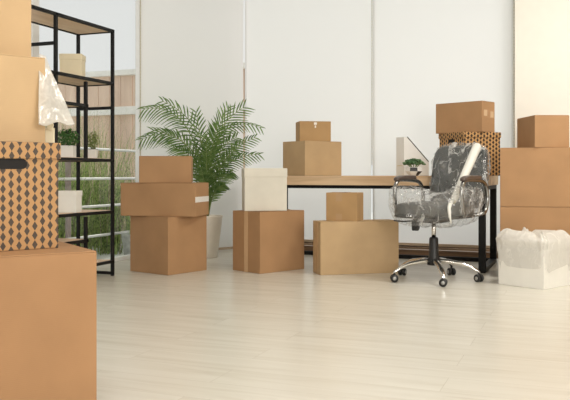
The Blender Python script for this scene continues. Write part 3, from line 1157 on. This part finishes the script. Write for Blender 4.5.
# ------------------------------------------------------------------ office chair
CHX, CHY = -1.01, 5.489
RZ = R(-16.5)
oc = thing('office_chair', 'black leather office chair with chrome star base wrapped in film', 'chair', (CHX, CHY, 0), RZ)
base_a = 4 - math.degrees(RZ)
for k in range(5):
    a0 = R(base_a + 72 * k)
    dv = Vector((math.cos(a0), math.sin(a0), 0))
    sd = Vector((-dv.y, dv.x, 0))
    bm = bmesh.new()
    prof = [(0.02, 0.138, 0.026, 0.022), (0.10, 0.138, 0.024, 0.018), (0.20, 0.124, 0.021, 0.016), (0.265, 0.102, 0.019, 0.014), (0.315, 0.074, 0.016, 0.012), (0.326, 0.066, 0.011, 0.008)]
    rings = []
    for (rr, z, wd, th) in prof:
        ring = []
        for j in range(10):
            q = 2 * PI * j / 10
            ring.append(bm.verts.new(dv * rr + sd * wd * math.cos(q) + Vector((0, 0, z + th * math.sin(q)))))
        rings.append(ring)
    for i in range(len(rings) - 1):
        for j in range(10):
            bm.faces.new([rings[i][j], rings[i][(j + 1) % 10], rings[i + 1][(j + 1) % 10], rings[i + 1][j]]).smooth = True
    bm.faces.new(rings[0])
    bm.faces.new(rings[-1])
    lg = obj('leg', bm, M['chrome'], oc)
    # caster: two wheels, hood and pin
    cc = dv * 0.315 + Vector((0, 0, 0.028))
    ca = a0 + (0.9, -0.7, 0.4, 1.2, -0.3)[k]
    ax = Vector((math.cos(ca), math.sin(ca), 0))
    bm = bmesh.new()
    for sg in (-1, 1):
        rot = ax.to_track_quat('Z', 'Y').to_matrix()
        add_lathe(bm, [(0.010, -0.010), (0.024, -0.010), (0.028, -0.006), (0.028, 0.006), (0.024, 0.010), (0.010, 0.010)], 20, cc + ax * sg * 0.016, mat=rot)
    add_tube(bm, [cc - ax * 0.024, cc + ax * 0.024], 0.008, 8)
    add_tube(bm, [cc + Vector((0, 0, 0.012)), cc + Vector((0, 0, 0.045))], 0.008, 8)
    obj('caster', bm, M['black_plastic'], lg)
    for sg in (-1, 1):
        bm = bmesh.new()
        rot = ax.to_track_quat('Z', 'Y').to_matrix()
        add_lathe(bm, [(0.0005, -0.001), (0.013, -0.001), (0.013, 0.001), (0.0005, 0.001)], 16, cc + ax * sg * 0.0272, mat=rot)
        o = obj('hub_cap', bm, M['grey_alu'], lg)
        o['label'] = 'grey wheel hub'
bm = bmesh.new()
add_lathe(bm, [(0.046, 0.110), (0.048, 0.125), (0.044, 0.155), (0.036, 0.17), (0.032, 0.30), (0.026, 0.31)], 24)
obj('column_cover', bm, M['black_plastic'], oc)
bm = bmesh.new()
add_lathe(bm, [(0.015, 0.30), (0.015, 0.44)], 16)
o = obj('gas_lift', bm, M['chrome'], oc)
bm = bmesh.new()
add_box(bm, (0, 0.0, 0.438), (0.16, 0.22, 0.045), bevel=0.01)
add_tube(bm, [(-0.05, -0.05, 0.43), (-0.20, -0.10, 0.42), (-0.27, -0.10, 0.425)], 0.006, 8)
obj('mechanism', bm, M['black_plastic'], oc)
bm = bmesh.new()
add_box(bm, (-0.06, -0.16, 0.405), (0.05, 0.06, 0.075), rot=(0.25, 0, 0.3), bevel=0.01)
obj('tension_knob', bm, M['black_plastic'], oc)


def cushion(sx, sy, sz, bow=0.0, n=10, power=5.0):
    """rounded pillow-like slab centred on the origin"""
    t_ = bmesh.new()
    bmesh.ops.create_cube(t_, size=2.0)
    bmesh.ops.subdivide_edges(t_, edges=list(t_.edges), cuts=n, use_grid_fill=True)
    for v in t_.verts:
        x_, y_, z_ = v.co
        m_ = max(abs(x_), abs(y_), abs(z_))
        d_ = (abs(x_) ** power + abs(y_) ** power + abs(z_) ** power) ** (1 / power)
        s_ = m_ / d_
        v.co = Vector((x_ * s_ * sx / 2, y_ * s_ * sy / 2, z_ * s_ * sz / 2))
    for f_ in t_.faces:
        f_.smooth = True
    return t_


bm = cushion(0.49, 0.45, 0.10)
for v in bm.verts:
    v.co.z += 0.010 * math.cos(v.co.x * 7) - 0.014 * max(0, (-v.co.y - 0.12) * 8) ** 2 * 0.6
bmesh.ops.translate(bm, verts=bm.verts, vec=(0, 0.01, 0.508))
obj('seat', bm, M['leather'], oc)
bm = cushion(0.50, 0.455, 0.03)
bmesh.ops.translate(bm, verts=bm.verts, vec=(0, 0.015, 0.463))
obj('seat_shell', bm, M['black_plastic'], oc)
TILT = R(-13)
bm = cushion(0.435, 0.085, 0.50)
for v in bm.verts:
    v.co.y += 0.5 * v.co.x ** 2 * -0.6
    groove = abs(((v.co.z + 0.25) / 0.165) % 1 - 0.5)
    if v.co.y < 0:
        v.co.y += 0.006 * (1 if groove > 0.44 else 0)
bk = Matrix.Translation((0, 0.355, 0.535)) @ Matrix.Rotation(TILT, 4, 'X') @ Matrix.Translation((0, 0.02, 0.215))
bmesh.ops.transform(bm, matrix=bk, verts=bm.verts)
obj('backrest', bm, M['leather'], oc)
for sg in (-1, 1):
    xx = sg * 0.262
    bm = bmesh.new()
    path = [Vector(q) + Vector((0, 0.105, 0)) for q in [(xx * 0.72, -0.13, 0.468), (xx * 0.97, -0.16, 0.475), (xx, -0.19, 0.52), (xx, -0.208, 0.60), (xx, -0.20, 0.675), (xx, -0.165, 0.712), (xx, -0.11, 0.722), (xx, 0.05, 0.718),
            (xx, 0.16, 0.705), (xx, 0.215, 0.66), (xx, 0.235, 0.58), (xx, 0.20, 0.50), (xx * 0.97, 0.15, 0.475), (xx * 0.72, 0.11, 0.468)]]
    dense = []
    for i in range(len(path) - 1):
        p0 = Vector(path[max(i - 1, 0)]); p1 = Vector(path[i]); p2 = Vector(path[i + 1]); p3 = Vector(path[min(i + 2, len(path) - 1)])
        for q in range(4):
            u_ = q / 4
            dense.append(0.5 * ((2 * p1) + (p2 - p0) * u_ + (2 * p0 - 5 * p1 + 4 * p2 - p3) * u_ ** 2 + (3 * p1 - p0 - 3 * p2 + p3) * u_ ** 3))
    dense.append(Vector(path[-1]))
    add_tube(bm, dense, 0.0145, 10)
    ar = obj('armrest', bm, M['dark_chrome'], oc)
    bm = cushion(0.056, 0.30, 0.036, n=6, power=4)
    for v in bm.verts:
        v.co.z -= 0.8 * max(0, -v.co.y - 0.02) ** 2
    bmesh.ops.translate(bm, verts=bm.verts, vec=(xx, 0.055, 0.738))
    o = obj('arm_pad', bm, M['arm_pad'], ar)
    o['label'] = 'dark brown arm pad'

# film wrapped round the chair
cm = Matrix.Translation((CHX, CHY, 0)) @ Matrix.Rotation(RZ, 4, 'Z')
fl = thing('plastic_film', 'clear crinkled plastic film wrapped around the office chair', 'film', (CHX, CHY, 0), RZ)


def crumple(bm, amp, freq, seed):
    for v in bm.verts:
        q = v.co * freq + Vector((seed, seed * 1.7, 0))
        n1 = noise.noise(q)
        n2 = noise.noise(q * 2.3)
        ridg = 1 - abs(noise.noise(q * 1.4 + Vector((5, 2, 8)))) * 2
        v.co += v.normal * (amp * (n1 * 0.8 + n2 * 0.2 + max(0, ridg - 0.55) * 1.4))


bm = cushion(0.462, 0.115, 0.535, n=44, power=4)
bm.normal_update()
crumple(bm, 0.012, 12, 1.0)
bmesh.ops.transform(bm, matrix=bk, verts=bm.verts)
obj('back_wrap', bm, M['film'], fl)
bm = cushion(0.575, 0.52, 0.35, n=48, power=5)
bm.normal_update()
for v in bm.verts:      # pulled in between the arms and gathered below the seat
    if v.co.z > 0:
        v.co.z = v.co.z * 0.88 - 0.10 * (1 - min(1, (v.co.x / 0.29) ** 2)) * min(1, v.co.z / 0.1)
    else:
        k_ = 1 - 0.14 * min(1, -v.co.z / 0.17) ** 2
        v.co.x *= k_
        v.co.y *= k_
bm.normal_update()
crumple(bm, 0.013, 11, 4.0)
bmesh.ops.translate(bm, verts=bm.verts, vec=(0, 0.03, 0.567))
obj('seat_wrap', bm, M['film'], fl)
# the loose tail hanging below the seat
bm = bmesh.new()
grid = []
for j in range(22):
    row = []
    for i in range(22):
        u_, v_ = i / 21, j / 21
        x_ = -0.10 + 0.36 * u_ * (1 - 0.6 * v_)
        z_ = 0.60 - 0.20 * v_
        y_ = -0.255 + 0.05 * v_ + 0.025 * noise.noise(Vector((u_ * 6, v_ * 5, 3)))
        row.append(bm.verts.new((x_, y_, z_)))
    grid.append(row)
for j in range(21):
    for i in range(21):
        bm.faces.new([grid[j][i], grid[j][i + 1], grid[j + 1][i + 1], grid[j + 1][i]]).smooth = True
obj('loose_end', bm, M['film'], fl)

# roll of film lying across the chair
RB = cm @ Vector((0.200, -0.10, 0.575))
RTP = cm @ Vector((0.175, 0.355, 0.972))
rl = thing('film_roll', 'white roll of stretch film leaning diagonally on the chair', 'roll', RB)
bm = bmesh.new()
dr = (RTP - RB)
add_tube(bm, [Vector((0, 0, 0)), dr * 0.02, dr * 0.3, dr * 0.7, dr * 0.985, dr], [0.020, 0.024, 0.028, 0.032, 0.034, 0.031], 24)
obj('film', bm, M['film_roll'], rl)
bm = bmesh.new()
add_tube(bm, [dr * -0.02, dr * 1.025], 0.018, 16)
obj('core', bm, M['cream'], rl)
bm = bmesh.new()
tl = [cm @ Vector(q_) - RB for q_ in ((0.205, -0.125, 0.580), (0.222, -0.19, 0.567), (0.238, -0.245, 0.535), (0.250, -0.262, 0.49), (0.262, -0.262, 0.43))]
add_tube(bm, tl, [0.016, 0.015, 0.013, 0.010, 0.004], 12)
o = obj('film_tail', bm, M['film_roll'], rl)

# ------------------------------------------------------------------ white bagged box at right
AB = 62.0
Pb = (-0.248, 5.298)
a_, b_ = 0.35, 0.34
bx = thing('white_box', 'white box lined with a plastic bag at the foot of right stack', 'box', place(Pb, AB, a_, b_, 0), R(AB))
bm = bmesh.new()
add_box(bm, (0, 0, 0.155), (b_, a_, 0.31), bevel=0.004)
obj('body', bm, M['white_board'], bx)
bg_ = thing('plastic_bag', 'crumpled translucent white bag folded over the rim of white box', 'bag', place(Pb, AB, a_, b_, 0.312), R(AB))
bm = bmesh.new()
seg, rows = 120, 22
rings = []
for j in range(rows):
    v_ = j / (rows - 1)
    ring = []
    for k in range(seg):
        q = 2 * PI * k / seg
        c_, s_ = math.cos(q), math.sin(q)
        pw = 0.22
        ux = math.copysign(abs(c_) ** pw, c_)
        uy = math.copysign(abs(s_) ** pw, s_)
        nn = noise.noise(Vector((c_ * 3.2, s_ * 3.2, v_ * 2.5)))
        n2 = noise.noise(Vector((c_ * 8, s_ * 8, v_ * 5 + 4)))
        if v_ < 0.35:                      # crown of the bag above the rim
            t_ = v_ / 0.35
            off = -0.10 + 0.116 * t_
            z_ = 0.0085 + 0.045 * math.sin(PI * min(1, t_ * 0.9 + 0.06)) * (1 + 0.8 * nn)
        else:                              # skirt hanging outside
            t_ = (v_ - 0.35) / 0.65
            off = 0.016 * (1 - t_) ** 1.5 + 0.004
            ln = 0.20 + 0.12 * noise.noise(Vector((c_ * 2.0 + 3, s_ * 2.0, 1)))
            z_ = 0.016 - ln * t_
        off += (0.009 * nn + 0.007 * n2) * (1 if v_ < 0.6 else 0.25) + 0.003
        off = max(off, 0.004) if v_ >= 0.33 else off
        ring.append(bm.verts.new((ux * (b_ / 2 + off), uy * (a_ / 2 + off), z_)))
    rings.append(ring)
for j in range(rows - 1):
    for k in range(seg):
        bm.faces.new([rings[j][k], rings[j][(k + 1) % seg], rings[j + 1][(k + 1) % seg], rings[j + 1][k]]).smooth = True
obj('bag_body', bm, M['bag'], bg_)

# ------------------------------------------------------------------ bubble wrap on the near left carton
UP = Vector((0, 0, 1))


def cpt(x_, y_, d_):
    l_ = (x_ - 285) / 760 * d_
    return RT * l_ + BK * d_ + UP * (0.765 - (y_ - 174) / 760 * d_)


bm = bmesh.new()
nu, nv = 34, 40
A0, A1 = cpt(41, 55, 2.60), cpt(47, 57, 2.62)
B0, B1 = cpt(43, 125, 2.54), cpt(78, 124, 2.68)
grid = []
for j in range(nv + 1):
    row = []
    v_ = j / nv
    for i in range(nu + 1):
        u_ = i / nu
        p = (A0.lerp(A1, u_)).lerp(B0.lerp(B1, u_), v_)
        fold = 0.010 * noise.noise(p * 14) + 0.006 * noise.noise(p * 30)
        p = p - BK * (0.02 + 0.02 * v_ + fold) + RT * fold * 0.5 - UP * 0.006 * math.sin(u_ * 9) * v_
        row.append(bm.verts.new(p - A0))
    grid.append(row)
for j in range(nv):
    for i in range(nu):
        bm.faces.new([grid[j][i], grid[j][i + 1], grid[j + 1][i + 1], grid[j + 1][i]]).smooth = True
o = obj('bubble_wrap', bm, M['bubble'])
o.location = A0
tag(o, 'translucent bubble wrap sheet hanging from the front left carton corner', 'bubble wrap')
md = o.modifiers.new('thickness', 'SOLIDIFY')
md.thickness = 0.003

# pale torn flap at the foot of the wrapped carton
tb = next(o_ for o_ in COL.objects if o_.get('label', '').startswith('pale brown carton with bubble wrap'))
bm = bmesh.new()
fc = cpt(50.0, 133, 2.66)
add_box(bm, (fc.x, fc.y, 0.8705 + 0.028), (0.030, 0.016, 0.056), rot=(0, 0, R(YAW + 6)), bevel=0.002)
add_box(bm, (fc.x + 0.004, fc.y - 0.004, 0.8705 + 0.06), (0.020, 0.014, 0.024), rot=(0, 0.2, R(YAW + 6)), bevel=0.002)
o = obj('side_flap', bm, M['cream'], tb)
o['label'] = 'pale torn side flap'
o.matrix_parent_inverse = (Matrix.Translation(tb.location) @ tb.rotation_euler.to_matrix().to_4x4()).inverted()
